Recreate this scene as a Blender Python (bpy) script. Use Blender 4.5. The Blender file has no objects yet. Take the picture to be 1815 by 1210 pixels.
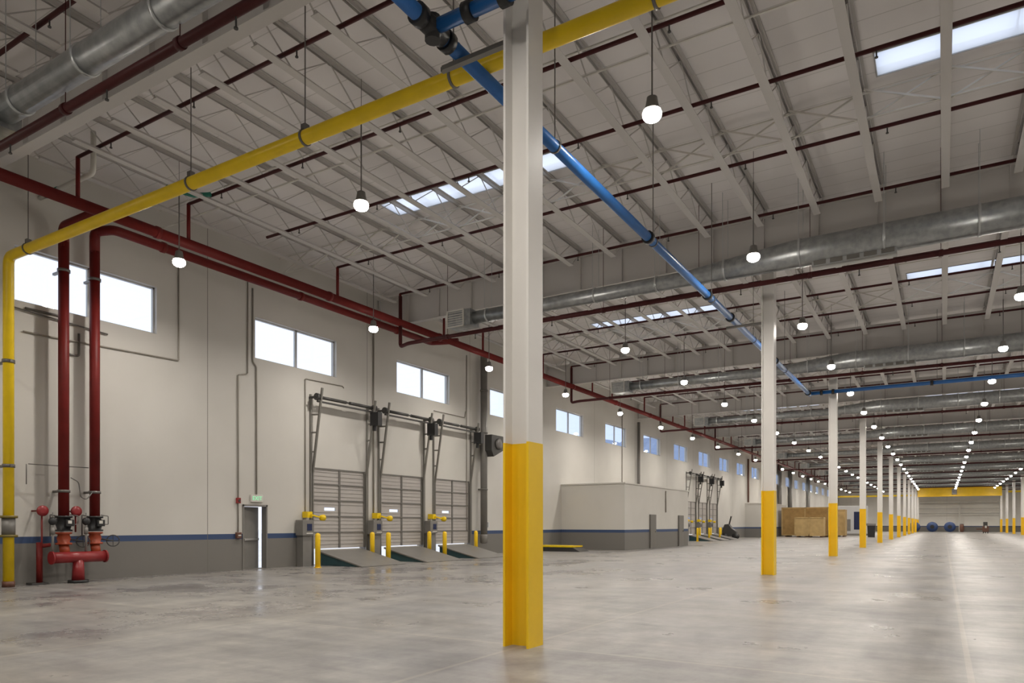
import bpy, bmesh, math, random
from mathutils import Vector, Matrix
random.seed(7)
S = bpy.context.scene
COL = S.collection
PI = math.pi

# ------------------------------------------------------------------ camera, sky, exposure
cam_d = bpy.data.cameras.new('camera'); cam = bpy.data.objects.new('camera', cam_d); COL.objects.link(cam)
S.camera = cam
TH = math.atan((1672 - 907.5) / 1260.0)
cam.location = (0, 0, 1.5); cam.rotation_euler = (PI / 2, 0, TH)
cam_d.sensor_width = 36; cam_d.lens = 1260 / 1815 * 36; cam_d.shift_y = (929 - 605) / 1815
cam_d.clip_start = .05; cam_d.clip_end = 3000
S.view_settings.view_transform = 'Standard'; S.view_settings.look = 'None'
S.view_settings.gamma = 1; S.view_settings.use_curve_mapping = False
S.view_settings.exposure = 0.0
LAMP_W = 160.0          # radiant power of one high bay lamp
SKY_W = 1.35
w = bpy.data.worlds.new('sky'); S.world = w; w.use_nodes = True
nt = w.node_tree; nt.nodes.clear()
out = nt.nodes.new('ShaderNodeOutputWorld'); bg = nt.nodes.new('ShaderNodeBackground')
tc = nt.nodes.new('ShaderNodeTexCoord'); sp = nt.nodes.new('ShaderNodeSeparateXYZ'); cr = nt.nodes.new('ShaderNodeValToRGB')
nt.links.new(tc.outputs['Generated'], sp.inputs[0]); nt.links.new(sp.outputs['Y'], cr.inputs[0])
cr.color_ramp.elements[0].position = .80; cr.color_ramp.elements[0].color = (.86, .90, 1.0, 1)
cr.color_ramp.elements[1].position = 1.0; cr.color_ramp.elements[1].color = (.34, .46, .80, 1)
e = cr.color_ramp.elements.new(.91); e.color = (.62, .72, .96, 1)
nt.links.new(cr.outputs[0], bg.inputs[0]); bg.inputs[1].default_value = SKY_W
nt.links.new(bg.outputs[0], out.inputs[0])

# ------------------------------------------------------------------ helpers
def mat(name, col, rough=.5, metal=0, var=0.0, scale=3.0, emit=None, es=0, bump=0, bscale=40, spec=.5):
    m = bpy.data.materials.new(name); m.use_nodes = True
    n = m.node_tree; b = n.nodes['Principled BSDF']
    b.inputs['Base Color'].default_value = (*col, 1); b.inputs['Roughness'].default_value = rough
    b.inputs['Metallic'].default_value = metal; b.inputs['Specular IOR Level'].default_value = spec
    t = n.nodes.new('ShaderNodeTexCoord')
    if var:
        nz = n.nodes.new('ShaderNodeTexNoise'); nz.inputs['Scale'].default_value = scale; nz.inputs['Detail'].default_value = 4
        rp = n.nodes.new('ShaderNodeValToRGB')
        rp.color_ramp.elements[0].position = .3; rp.color_ramp.elements[1].position = .7
        rp.color_ramp.elements[0].color = (*[c * (1 - var) for c in col], 1)
        rp.color_ramp.elements[1].color = (*[min(1, c * (1 + var)) for c in col], 1)
        n.links.new(t.outputs['Object'], nz.inputs['Vector']); n.links.new(nz.outputs[0], rp.inputs[0])
        n.links.new(rp.outputs[0], b.inputs['Base Color'])
    if bump:
        nb = n.nodes.new('ShaderNodeTexNoise'); nb.inputs['Scale'].default_value = bscale
        bp = n.nodes.new('ShaderNodeBump'); bp.inputs['Strength'].default_value = bump; bp.inputs['Distance'].default_value = .01
        n.links.new(t.outputs['Object'], nb.inputs['Vector']); n.links.new(nb.outputs[0], bp.inputs['Height'])
        n.links.new(bp.outputs[0], b.inputs['Normal'])
    if emit:
        b.inputs['Emission Color'].default_value = (*emit, 1); b.inputs['Emission Strength'].default_value = es
    return m

class MB:
    """collects shapes into one mesh"""
    def __init__(s): s.bm = bmesh.new()
    def box(s, x0, x1, y0, y1, z0, z1, M=None):
        r = bmesh.ops.create_cube(s.bm, size=1)['verts']
        bmesh.ops.scale(s.bm, vec=(abs(x1 - x0), abs(y1 - y0), abs(z1 - z0)), verts=r)
        bmesh.ops.translate(s.bm, vec=((x0 + x1) / 2, (y0 + y1) / 2, (z0 + z1) / 2), verts=r)
        if M is not None: bmesh.ops.transform(s.bm, matrix=M, verts=r)
        return s
    def cyl(s, a, b, r0, r1=None, seg=14, cap=True):
        a = Vector(a); b = Vector(b); d = b - a
        if r1 is None: r1 = r0
        v = bmesh.ops.create_cone(s.bm, cap_ends=cap, segments=seg, radius1=r0, radius2=r1, depth=d.length)['verts']
        M = Matrix.Translation((a + b) / 2) @ d.to_track_quat('Z', 'Y').to_matrix().to_4x4()
        bmesh.ops.transform(s.bm, matrix=M, verts=v)
        if seg > 6:
            for q in v:
                for f in q.link_faces:
                    if len(f.verts) == 4: f.smooth = True
        return s
    def bar(s, a, b, wd, ht=None):
        """rectangular bar from a to b; wd horizontal across, ht the other way"""
        ht = ht or wd
        a = Vector(a); b = Vector(b); d = b - a; L = d.length
        v = bmesh.ops.create_cube(s.bm, size=1)['verts']
        bmesh.ops.scale(s.bm, vec=(wd, ht, L), verts=v)
        up = Vector((0, 0, 1)); zz = d.normalized()
        xx = zz.cross(up)
        if xx.length < 1e-4: xx = Vector((1, 0, 0))
        xx.normalize(); yy = zz.cross(xx)
        R = Matrix((xx, yy, zz)).transposed().to_4x4()
        bmesh.ops.transform(s.bm, matrix=Matrix.Translation((a + b) / 2) @ R, verts=v)
        return s
    def tube(s, pts, r, seg=12, bend=None):
        """smooth pipe through pts with rounded elbows"""
        P = [Vector(p) for p in pts]
        bend = bend or r * 1.6
        path = [P[0]]
        for i in range(1, len(P) - 1):
            u = (P[i - 1] - P[i]); v = (P[i + 1] - P[i])
            k = min(bend, u.length * .45, v.length * .45)
            A = P[i] + u.normalized() * k; B = P[i] + v.normalized() * k
            for t in (0, .25, .5, .75, 1):
                path.append((1 - t) ** 2 * A + 2 * t * (1 - t) * P[i] + t * t * B)
        path.append(P[-1])
        rings = []; prev = None
        for i, p in enumerate(path):
            d = (path[min(i + 1, len(path) - 1)] - path[max(i - 1, 0)]).normalized()
            if prev is None:
                x = d.orthogonal().normalized()
            else:
                x = (prev - d * prev.dot(d)).normalized()
            prev = x; y = d.cross(x)
            rings.append([s.bm.verts.new(p + r * (math.cos(2 * PI * k / seg) * x + math.sin(2 * PI * k / seg) * y)) for k in range(seg)])
        for A, B in zip(rings, rings[1:]):
            for k in range(seg):
                f = s.bm.faces.new((A[k], A[(k + 1) % seg], B[(k + 1) % seg], B[k])); f.smooth = True
        s.bm.faces.new(rings[0][::-1]); s.bm.faces.new(rings[-1])
        return s
    def poly(s, vs): s.bm.faces.new([s.bm.verts.new(v) for v in vs]); return s
    def prism(s, pts, axis, a, b):
        """extrude a 2D outline between a and b along an axis"""
        def mk(p, t):
            return {'x': (t, p[0], p[1]), 'y': (p[0], t, p[1]), 'z': (p[0], p[1], t)}[axis]
        A = [s.bm.verts.new(mk(p, a)) for p in pts]; B = [s.bm.verts.new(mk(p, b)) for p in pts]
        s.bm.faces.new(A); s.bm.faces.new(B[::-1])
        for i in range(len(pts)):
            j = (i + 1) % len(pts); s.bm.faces.new((A[i], B[i], B[j], A[j]))
        return s
    def lathe(s, prof, c, axis='z', seg=20):
        rings = []
        for r, h in prof:
            ring = []
            for k in range(seg):
                a = 2 * PI * k / seg; u, v = r * math.cos(a), r * math.sin(a)
                o = {'z': (u, v, h), 'x': (h, u, v), 'y': (u, h, v)}[axis]
                ring.append(s.bm.verts.new(Vector(c) + Vector(o)))
            rings.append(ring)
        for A, B in zip(rings, rings[1:]):
            for k in range(seg):
                f = s.bm.faces.new((A[k], A[(k + 1) % seg], B[(k + 1) % seg], B[k])); f.smooth = True
        s.bm.faces.new(rings[0][::-1]); s.bm.faces.new(rings[-1])
        return s
    def build(s, name, m, parent=None, bevel=0):
        bmesh.ops.recalc_face_normals(s.bm, faces=s.bm.faces)
        me = bpy.data.meshes.new(name); s.bm.to_mesh(me); s.bm.free()
        me.materials.append(m)
        o = bpy.data.objects.new(name, me); COL.objects.link(o)
        if parent is not None: o.parent = parent
        if bevel:
            b = o.modifiers.new('bevel', 'BEVEL'); b.width = bevel; b.segments = 2; b.limit_method = 'ANGLE'
        return o

def tag(o, label=None, cat=None, group=None, kind=None):
    if label: o['label'] = label
    if cat: o['category'] = cat
    if group: o['group'] = group
    if kind: o['kind'] = kind
    return o
def thing(name, label, cat, loc=(0, 0, 0), group=None, rz=0, kind=None):
    o = bpy.data.objects.new(name, None); COL.objects.link(o); o.location = loc; o.rotation_euler = (0, 0, rz)
    o.empty_display_size = .1
    return tag(o, label, cat, group, kind)
def copy_tree(o, parent=None):
    c = o.copy(); COL.objects.link(c); c.parent = parent
    for ch in list(o.children): copy_tree(ch, c)
    return c
ORD = ['zeroth', 'first', 'second', 'third', 'fourth', 'fifth', 'sixth', 'seventh', 'eighth', 'ninth', 'tenth', 'eleventh', 'twelfth',
       'thirteenth', 'fourteenth', 'fifteenth', 'sixteenth', 'seventeenth', 'eighteenth', 'nineteenth', 'twentieth', 'twenty-first',
       'twenty-second', 'twenty-third', 'twenty-fourth', 'twenty-fifth', 'twenty-sixth', 'twenty-seventh', 'twenty-eighth', 'twenty-ninth', 'thirtieth']

def cells(us, vs, holes, mk, mb):
    us = sorted(set(us)); vs = sorted(set(vs))
    for a, b in zip(us, us[1:]):
        for c, d in zip(vs, vs[1:]):
            mu, mv = (a + b) / 2, (c + d) / 2
            if any(h[0] < mu < h[1] and h[2] < mv < h[3] for h in holes): continue
            mb.poly([mk(a, c), mk(b, c), mk(b, d), mk(a, d)])
def panel_with_holes(u0, u1, v0, v1, holes, mk, mk2, ustep=30):
    """slab: front face via mk, back face via mk2, reveals round the holes"""
    mb = MB()
    us = [u0, u1] + [h[0] for h in holes] + [h[1] for h in holes]
    vs = [v0, v1] + [h[2] for h in holes] + [h[3] for h in holes]
    cells(us, vs, holes, mk, mb); cells(us, vs, holes, mk2, mb)
    for h in list(holes) + [(u0, u1, v0, v1)]:
        c = [(h[0], h[2]), (h[1], h[2]), (h[1], h[3]), (h[0], h[3])]
        for i in range(4):
            a, b = c[i], c[(i + 1) % 4]
            mb.poly([mk(*a), mk(*b), mk2(*b), mk2(*a)])
    bmesh.ops.remove_doubles(mb.bm, verts=mb.bm.verts, dist=1e-4)
    return mb

def rep(first, make, loc):
    o = make() if first is None else first.copy()
    if first is not None: COL.objects.link(o)
    o.location = loc
    return first or o
# ------------------------------------------------------------------ dimensions
WX = -19.8            # inner face of the left wall
RX = 24.0             # right wall
Y0, Y1 = -14.0, 172.5 # back and far walls
DZ = 10.85            # underside of the deck
CX, CY, BAY = -4.45, 7.6, 14.5
CX2 = 9.6
NB = 12               # column lines
def pxx(X, Y):        # where a point would fall sideways; only used to decide how far rows must run
    d = -X * math.sin(TH) + Y * math.cos(TH)
    return 907.5 + 1260 * (X * math.cos(TH) + Y * math.sin(TH)) / max(d, .1)

# ------------------------------------------------------------------ materials
def nodes_of(name):
    m = bpy.data.materials.new(name); m.use_nodes = True
    return m, m.node_tree, m.node_tree.nodes['Principled BSDF']
def wall_material(name, joint_period=None, joint_phase=0, axis='Y', k=1.0):
    m, n, b = nodes_of(name)
    b.inputs['Roughness'].default_value = .6
    t = n.nodes.new('ShaderNodeNewGeometry'); s = n.nodes.new('ShaderNodeSeparateXYZ'); n.links.new(t.outputs['Position'], s.inputs[0])
    def math_(op, a, v2=None, v1=None):
        q = n.nodes.new('ShaderNodeMath'); q.operation = op
        if a is not None: n.links.new(a, q.inputs[0])
        if v1 is not None: q.inputs[0].default_value = v1
        if isinstance(v2, (int, float)): q.inputs[1].default_value = v2
        elif v2 is not None: n.links.new(v2, q.inputs[1])
        return q.outputs[0]
    def mix(f, c1, c2):
        q = n.nodes.new('ShaderNodeMix'); q.data_type = 'RGBA'; n.links.new(f, q.inputs[0])
        for i, c in ((6, c1), (7, c2)):
            if isinstance(c, tuple): q.inputs[i].default_value = (*c, 1)
            else: n.links.new(c, q.inputs[i])
        return q.outputs[2]
    nz = n.nodes.new('ShaderNodeTexNoise'); nz.inputs['Scale'].default_value = .35; nz.inputs['Detail'].default_value = 5
    n.links.new(t.outputs['Position'], nz.inputs['Vector'])
    rp = n.nodes.new('ShaderNodeValToRGB'); rp.color_ramp.elements[0].position = .35; rp.color_ramp.elements[1].position = .65
    rp.color_ramp.elements[0].color = (.54 * k, .52 * k, .48 * k, 1); rp.color_ramp.elements[1].color = (.59 * k, .57 * k, .53 * k, 1)
    n.links.new(nz.outputs[0], rp.inputs[0])
    z = s.outputs['Z']
    c = mix(math_('LESS_THAN', z, 1.19), rp.outputs[0], (.035, .065, .15))
    c = mix(math_('LESS_THAN', z, 1.02), c, (.175, .165, .15))
    if joint_period:
        f = math_('FRACT', math_('DIVIDE', math_('SUBTRACT', s.outputs[axis], joint_phase), joint_period))
        c = mix(math_('LESS_THAN', f, .02 / joint_period), c, (.14, .13, .11))
    n.links.new(c, b.inputs['Base Color'])
    return m
M = {}
M['wall'] = wall_material('painted_wall', 7.25, 14.15)
M['wall_far'] = wall_material('painted_wall_far', 9.0, .6, 'X', 1.4)
M['room'] = wall_material('painted_room')
M['white'] = mat('white_paint', (.62, .60, .55), .45, var=.04)
M['steel'] = mat('white_steel', (.53, .51, .49), .6, spec=.3)
M['col'] = mat('column_white', (.80, .78, .75), .42, var=.04, scale=1.2)
M['yellow'] = mat('safety_yellow', (.93, .60, .012), .38, var=.05, scale=1.5)
M['gasyellow'] = mat('gas_yellow', (.82, .57, .006), .35, var=.06)
M['red'] = mat('sprinkler_red', (.135, .010, .008), .5, var=.12, spec=.25)
M['darkred'] = mat('branch_red', (.055, .009, .009), .5, var=.1, spec=.25)
M['redbright'] = mat('valve_red', (.24, .018, .020), .35, var=.1)
M['orange'] = mat('valve_orange', (.34, .055, .018), .4, var=.1)
M['blue'] = mat('pipe_blue', (.02, .13, .40), .33, var=.1)
M['galv'] = mat('galvanised', (.50, .52, .52), .35, .8)
M['black'] = mat('black_metal', (.015, .015, .016), .4)
M['dark'] = mat('dark_metal', (.06, .058, .055), .45, .3)
M['rod'] = mat('hanger_steel', (.16, .15, .14), .4, .5)
M['conduit'] = mat('conduit', (.30, .275, .235), .4, .2)
M['grey'] = mat('grey_metal', (.21, .20, .185), .45, .2, var=.05)
M['track'] = mat('galvanised_track', (.22, .21, .19), .4, .5)
M['doorpanel'] = mat('door_panel', (.46, .43, .405), .4, var=.03)
M['rib'] = mat('panel_rib', (.33, .31, .285), .45)
M['stile'] = mat('door_stile', (.16, .15, .135), .45)
M['navy'] = mat('screen_navy', (.015, .025, .08), .25)
M['green'] = mat('green_valve', (.01, .16, .11), .4)
M['wood'] = mat('plywood', (.36, .22, .075), .7, var=.18, scale=2)
M['woodlight'] = mat('plywood_light', (.45, .31, .13), .7, var=.12, scale=2)
M['equip'] = mat('machine_white', (.55, .55, .55), .5)
M['spool'] = mat('spool_blue', (.025, .055, .16), .45)
M['brown'] = mat('brown_drum', (.12, .05, .03), .5)
M['teal'] = mat('leveler_side', (.03, .075, .085), .45)
M['glow'] = mat('exit_green', (.3, .6, .4), .5, emit=(.25, 1, .5), es=.6)
M['lens'] = mat('lamp_lens', (1, 1, 1), .3, emit=(1.0, .93, .84), es=62)
M['reveal'] = mat('window_frame', (.45, .45, .45), .4, .2)

# galvanised spiral duct: bump ribs along its axis
m, n, b = nodes_of('spiral_duct'); M['duct'] = m
b.inputs['Base Color'].default_value = (.42, .44, .44, 1); b.inputs['Metallic'].default_value = .85; b.inputs['Roughness'].default_value = .38
t = n.nodes.new('ShaderNodeTexCoord'); wv = n.nodes.new('ShaderNodeTexWave'); wv.bands_direction = 'X'; wv.inputs['Scale'].default_value = 2.2
wv.wave_profile = 'SAW'
nz = n.nodes.new('ShaderNodeTexNoise'); nz.inputs['Scale'].default_value = 6; nz.inputs['Detail'].default_value = 3
rp = n.nodes.new('ShaderNodeValToRGB'); rp.color_ramp.elements[0].color = (.30, .315, .32, 1); rp.color_ramp.elements[1].color = (.42, .435, .435, 1)
rp.color_ramp.elements[0].position = .35; rp.color_ramp.elements[1].position = .68
n.links.new(t.outputs['Object'], wv.inputs['Vector']); n.links.new(t.outputs['Object'], nz.inputs['Vector']); n.links.new(nz.outputs[0], rp.inputs[0])
n.links.new(rp.outputs[0], b.inputs['Base Color'])
bp = n.nodes.new('ShaderNodeBump'); bp.inputs['Strength'].default_value = .5; bp.inputs['Distance'].default_value = .02
n.links.new(wv.outputs['Fac'], bp.inputs['Height']); n.links.new(bp.outputs[0], b.inputs['Normal'])

# roof deck: white faced insulation boards with seams
m, n, b = nodes_of('roof_deck'); M['deck'] = m
b.inputs['Roughness'].default_value = .65
t = n.nodes.new('ShaderNodeTexCoord'); br = n.nodes.new('ShaderNodeTexBrick')
br.inputs['Scale'].default_value = 1.0; br.inputs['Brick Width'].default_value = 200; br.inputs['Row Height'].default_value = .61
br.inputs['Mortar Size'].default_value = .012; br.inputs['Color1'].default_value = (.80, .77, .76, 1); br.inputs['Color2'].default_value = (.77, .74, .73, 1)
br.inputs['Mortar'].default_value = (.58, .56, .54, 1)
nz = n.nodes.new('ShaderNodeTexNoise'); nz.inputs['Scale'].default_value = .6; nz.inputs['Detail'].default_value = 6
mx = n.nodes.new('ShaderNodeMix'); mx.data_type = 'RGBA'; mx.blend_type = 'MULTIPLY'; mx.inputs[0].default_value = .15
n.links.new(t.outputs['Object'], br.inputs['Vector']); n.links.new(t.outputs['Object'], nz.inputs['Vector'])
n.links.new(br.outputs[0], mx.inputs[6]); n.links.new(nz.outputs[0], mx.inputs[7]); n.links.new(mx.outputs[2], b.inputs['Base Color'])

# polished concrete floor
m, n, b = nodes_of('polished_concrete'); M['floor'] = m
g = n.nodes.new('ShaderNodeNewGeometry'); mp = n.nodes.new('ShaderNodeMapping'); mp.inputs['Scale'].default_value = (1, 1, 1)
n.links.new(g.outputs['Position'], mp.inputs['Vector'])
def noise(sc, det=6, ro=.6, vec=None):
    q = n.nodes.new('ShaderNodeTexNoise'); q.inputs['Scale'].default_value = sc; q.inputs['Detail'].default_value = det; q.inputs['Roughness'].default_value = ro
    n.links.new(vec or mp.outputs[0], q.inputs['Vector']); return q.outputs[0]
def ramp(f, p0, c0, p1, c1):
    q = n.nodes.new('ShaderNodeValToRGB'); q.color_ramp.elements[0].position = p0; q.color_ramp.elements[1].position = p1
    q.color_ramp.elements[0].color = (*c0, 1); q.color_ramp.elements[1].color = (*c1, 1); n.links.new(f, q.inputs[0]); return q.outputs[0]
def mixc(bt, f, a, c):
    q = n.nodes.new('ShaderNodeMix'); q.data_type = 'RGBA'; q.blend_type = bt
    if isinstance(f, (int, float)): q.inputs[0].default_value = f
    else: n.links.new(f, q.inputs[0])
    for i, v in ((6, a), (7, c)):
        if isinstance(v, tuple): q.inputs[i].default_value = (*v, 1)
        else: n.links.new(v, q.inputs[i])
    return q.outputs[2]
c1 = ramp(noise(.22, 7, .62), .36, (.245, .244, .248), .62, (.332, .322, .305))
c2 = mixc('MULTIPLY', .9, c1, ramp(noise(1.3, 8, .66), .22, (.66, .65, .67), .72, (1.14, 1.13, 1.10)))
c2 = mixc('MULTIPLY', .8, c2, ramp(noise(5.0, 7, .72), .32, (.78, .77, .77), .66, (1.10, 1.09, 1.07)))
# trowel and traffic streaks, across and along the hall
for sc, f in (((.22, 2.4, 1), .75), ((2.2, .2, 1), .6)):
    mp2 = n.nodes.new('ShaderNodeMapping'); mp2.inputs['Scale'].default_value = sc; n.links.new(g.outputs['Position'], mp2.inputs['Vector'])
    c2 = mixc('MULTIPLY', f, c2, ramp(noise(1.1, 6, .65, mp2.outputs[0]), .36, (.78, .775, .775), .64, (1.10, 1.09, 1.07)))
s = n.nodes.new('ShaderNodeSeparateXYZ'); n.links.new(g.outputs['Position'], s.inputs[0])
def mth(op, a, v):
    q = n.nodes.new('ShaderNodeMath'); q.operation = op
    n.links.new(a, q.inputs[0])
    if isinstance(v, (int, float)): q.inputs[1].default_value = v
    else: n.links.new(v, q.inputs[1])
    return q.outputs[0]
# saw cut joints with pale filler
for ax, per, ph in (('X', 4.68, CX), ('Y', 7.25, CY)):
    f = mth('FRACT', mth('DIVIDE', mth('SUBTRACT', s.outputs[ax], ph - .03), per), 0)
    c2 = mixc('MIX', mth('MULTIPLY', mth('LESS_THAN', f, .06 / per), .32), c2, (.44, .40, .33))
# damp, freshly sealed area by the standpipe and docks
def smooth(a, lo, hi):
    q = n.nodes.new('ShaderNodeMapRange'); q.interpolation_type = 'SMOOTHSTEP'; q.inputs[1].default_value = lo; q.inputs[2].default_value = hi
    q.inputs[3].default_value = 0; q.inputs[4].default_value = 1; n.links.new(a, q.inputs[0]); return q.outputs[0]
zone = mth('MULTIPLY', smooth(s.outputs['X'], -8.0, -11.5), smooth(s.outputs['Y'], 32.0, 22.0))
stain = mth('MULTIPLY', smooth(noise(.42, 8, .66), .47, .60), zone)
dark = mth('MULTIPLY', smooth(noise(.8, 9, .7), .57, .62), mth('MULTIPLY', zone, smooth(s.outputs['X'], -12.5, -16.0)))
c2 = mixc('MULTIPLY', mth('MULTIPLY', stain, .9), c2, (.74, .73, .77))
c2 = mixc('MULTIPLY', mth('MULTIPLY', dark, .8), c2, (.55, .52, .55))
n.links.new(c2, b.inputs['Base Color'])
rr = n.nodes.new('ShaderNodeMapRange'); rr.inputs[1].default_value = .3; rr.inputs[2].default_value = .7; rr.inputs[3].default_value = .24; rr.inputs[4].default_value = .46
n.links.new(noise(.5, 6, .6), rr.inputs[0])
n.links.new(mth('MULTIPLY', rr.outputs[0], mth('SUBTRACT', mth('MULTIPLY', stain, -.42), -1.0)), b.inputs['Roughness'])
b.inputs['Specular IOR Level'].default_value = .4

# window glass
m = bpy.data.materials.new('glass'); m.use_nodes = True; M['glass'] = m
n = m.node_tree; n.nodes.clear()
o = n.nodes.new('ShaderNodeOutputMaterial'); mx = n.nodes.new('ShaderNodeMixShader'); tr = n.nodes.new('ShaderNodeBsdfTransparent'); gl = n.nodes.new('ShaderNodeBsdfGlossy')
gl.inputs['Roughness'].default_value = .03; tr.inputs[0].default_value = (.96, .98, 1, 1); mx.inputs[0].default_value = .04
n.links.new(tr.outputs[0], mx.inputs[1]); n.links.new(gl.outputs[0], mx.inputs[2]); n.links.new(mx.outputs[0], o.inputs[0])

m = bpy.data.materials.new('skylight_dome'); m.use_nodes = True; M['dome'] = m
n = m.node_tree; n.nodes.clear()
o = n.nodes.new('ShaderNodeOutputMaterial'); mx = n.nodes.new('ShaderNodeMixShader'); tr = n.nodes.new('ShaderNodeBsdfTransparent'); gl = n.nodes.new('ShaderNodeBsdfTranslucent')
gl.inputs[0].default_value = (.97, .98, 1, 1); tr.inputs[0].default_value = (.97, .98, 1, 1); mx.inputs[0].default_value = .6
n.links.new(tr.outputs[0], mx.inputs[1]); n.links.new(gl.outputs[0], mx.inputs[2]); n.links.new(mx.outputs[0], o.inputs[0])

# ------------------------------------------------------------------ room shell
win_y = [8.72 + 7.25 * i for i in range(22)]
WZ0, WZ1 = 7.10, 8.48
docks = [18.49, 22.15, 25.81, 62.9, 66.56, 70.22]
DW, DH = 2.78, 3.6
holes = [(y, y + 3.75, WZ0, WZ1) for y in win_y] + [(15.46, 16.46, 0.0, 2.16)] + [(y, y + DW, 0.0, DH) for y in docks]
holes = [(a, b, max(c, .0), d) for a, b, c, d in holes]
tag(panel_with_holes(Y0, Y1, 0, DZ, holes, lambda y, z: (WX, y, z), lambda y, z: (WX - .28, y, z)).build('wall_left', M['wall']), 'tall cream concrete wall on the left with blue stripe over grey dado', 'wall', kind='structure')
tag(MB().box(WX - .28, RX + .3, Y1, Y1 + .3, 0, DZ).build('wall_far', M['wall_far']), 'distant end wall of the hall, cream above a grey dado', 'wall', kind='structure')
tag(MB().box(RX, RX + .3, Y0, Y1, 0, DZ).build('wall_right', M['wall_far']), 'cream wall closing the right side of the hall', 'wall', kind='structure')
tag(MB().box(WX - .28, RX + .3, Y0 - .3, Y0, 0, DZ).build('wall_back', M['wall_far']), 'cream wall behind the viewer', 'wall', kind='structure')
tag(MB().box(WX - .28, RX + .3, Y0 - .3, Y1 + .3, -.3, 0).build('floor', M['floor']), 'polished grey concrete floor with mottled stains and saw cut joints', 'floor', kind='structure')
sky_x = [(-14.1, -8.1), (-1.2, 4.8), (11.7, 17.7)]
sky_y = [CY + 8.15 + BAY * i for i in range(-1, NB)]
sky_l = [(i, j, a, b, y) for j, y in enumerate(sky_y) for i, (a, b) in enumerate(sky_x) if y + 1.2 < Y1 - 1 and (pxx(a, y) < 1840 if j else i == 0)]
sholes = [(a, b, y, y + .9) for i, j, a, b, y in sky_l]
tag(panel_with_holes(WX - .28, RX + .3, Y0 - .3, Y1 + .3, sholes, lambda x, y: (x, y, DZ), lambda x, y: (x, y, DZ + .12)).build('ceiling', M['deck']), 'off-white roof deck with board seams and skylight openings', 'ceiling', kind='structure')
tag(MB().box(-320, WX - .3, -250, 420, -1.4, -1.3).build('ground', mat('yard', (.80, .80, .80), .8, var=.1, scale=.2)), 'pale concrete yard outside the dock doors', 'ground', kind='structure')

# hills far outside, seen through the high windows
hl = MB(); pts = []
for i in range(61):
    x = -900 + i * 15
    pts.append((x, 20 + 118 * math.exp(-((x + 560) / 120) ** 2) + 190 * math.exp(-((x + 330) / 150) ** 2) + 230 * math.exp(-((x + 80) / 130) ** 2) + 7 * math.sin(i * 1.7)))
tops = []
for x, h in pts:
    tops.append([(x, 1050, -2), (x, 1150, h * .6), (x, 1260, h), (x, 1420, -2)])
for A, B in zip(tops, tops[1:]):
    for k in range(3): hl.poly([A[k], B[k], B[k + 1], A[k + 1]])
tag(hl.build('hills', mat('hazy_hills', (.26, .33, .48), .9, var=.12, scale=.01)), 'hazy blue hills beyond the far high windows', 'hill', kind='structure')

# windows
for i, y in enumerate(win_y):
    t = thing('window_%d' % (i + 1), 'high two-pane strip window, %s along the left wall from the standpipe' % ORD[i + 1], 'window', (WX - .16, y, WZ0), kind='structure')
    fr = MB(); f = .045; W_, H_ = 3.75, WZ1 - WZ0
    fr.box(-.04, .04, 0, W_, 0, f).box(-.04, .04, 0, W_, H_ - f, H_).box(-.04, .04, 0, f, 0, H_).box(-.04, .04, W_ - f, W_, 0, H_).box(-.04, .04, W_ / 2 - .045, W_ / 2 + .045, 0, H_)
    fr.build('window_frame', M['reveal'], t)
    for a in (f, W_ / 2 + .045):
        MB().box(-.006, .006, a, a + W_ / 2 - f - .045, f, H_ - f).build('pane', M['glass'], t)

# skylights
for i, j, a, b, y in sky_l:
    t = thing('skylight', 'long roof skylight, %s strip from the viewer in the %s row from the left' % (ORD[j + 1], ORD[i + 1]), 'skylight', (a, y, DZ), 'roof skylights')
    L = b - a; c = MB()
    c.box(.004, L - .004, .004, .03, -.02, .17).box(.004, L - .004, .87, .896, -.02, .17).box(.004, .03, .03, .87, -.02, .17).box(L - .03, L - .004, .03, .87, -.02, .17)
    for q in (1, 2, 3, 4): c.box(L * q / 5 - .02, L * q / 5 + .02, .03, .87, .11, .15)
    c.build('curb', M['reveal'], t)
    g = MB(); N = 8
    prof = [(-.03 + .96 * k / N, .175 + .12 * math.sin(PI * k / N)) for k in range(N + 1)] + [(.93 - .96 * k / N, .165 + .12 * math.sin(PI * k / N)) for k in range(N + 1)]
    g.prism([(p, q) for p, q in prof], 'x', -.03, L + .03)
    g.build('dome', M['glass'], t)
    MB().box(.03, L - .03, .03, .87, .0, .006).build('diffuser', M['dome'], t)

# ------------------------------------------------------------------ columns and girders
def h_section(mb, z0, z1, grow=0.0):
    a = .178 + grow; tf = .03; 
    mb.box(-a, -a + tf, -a, a, z0, z1).box(a - tf, a, -a, a, z0, z1).box(-a + tf, a - tf, -.012 - grow, .012 + grow, z0, z1)
    return mb
GZ0, GZ1 = 9.50, 10.66
def make_column():
    t = thing('steel_column', 'x', 'column')
    h_section(MB(), 2.5, GZ0 - .02).build('shaft', M['col'], t)
    h_section(MB(), 0.0, 2.5, .003).build('painted_foot', M['yellow'], t)
    MB().box(-.24, .24, -.24, .24, GZ0 - .02, GZ0).build('cap_plate', M['col'], t)
    return t
proto = make_column(); used = False
for r, (x, nm) in enumerate(((CX, 'left'), (CX2, 'right'))):
    for k in range(NB):
        y = CY + BAY * k
        if r == 1 and pxx(x, y) > 1845: continue
        c = copy_tree(proto) if used else proto
        used = True; c.location = (x, y, 0)
        if r == 0: lab = ('nearest white H-column with yellow foot, in the middle foreground' if k == 0 else 'white H-column with yellow foot, %s away from the viewer in the left row' % ORD[k + 1])
        else: lab = 'white H-column with yellow foot in the far right row, %s of them from the viewer' % ORD[k - 6]
        tag(c, lab, 'column', 'white columns with yellow feet')
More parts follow.
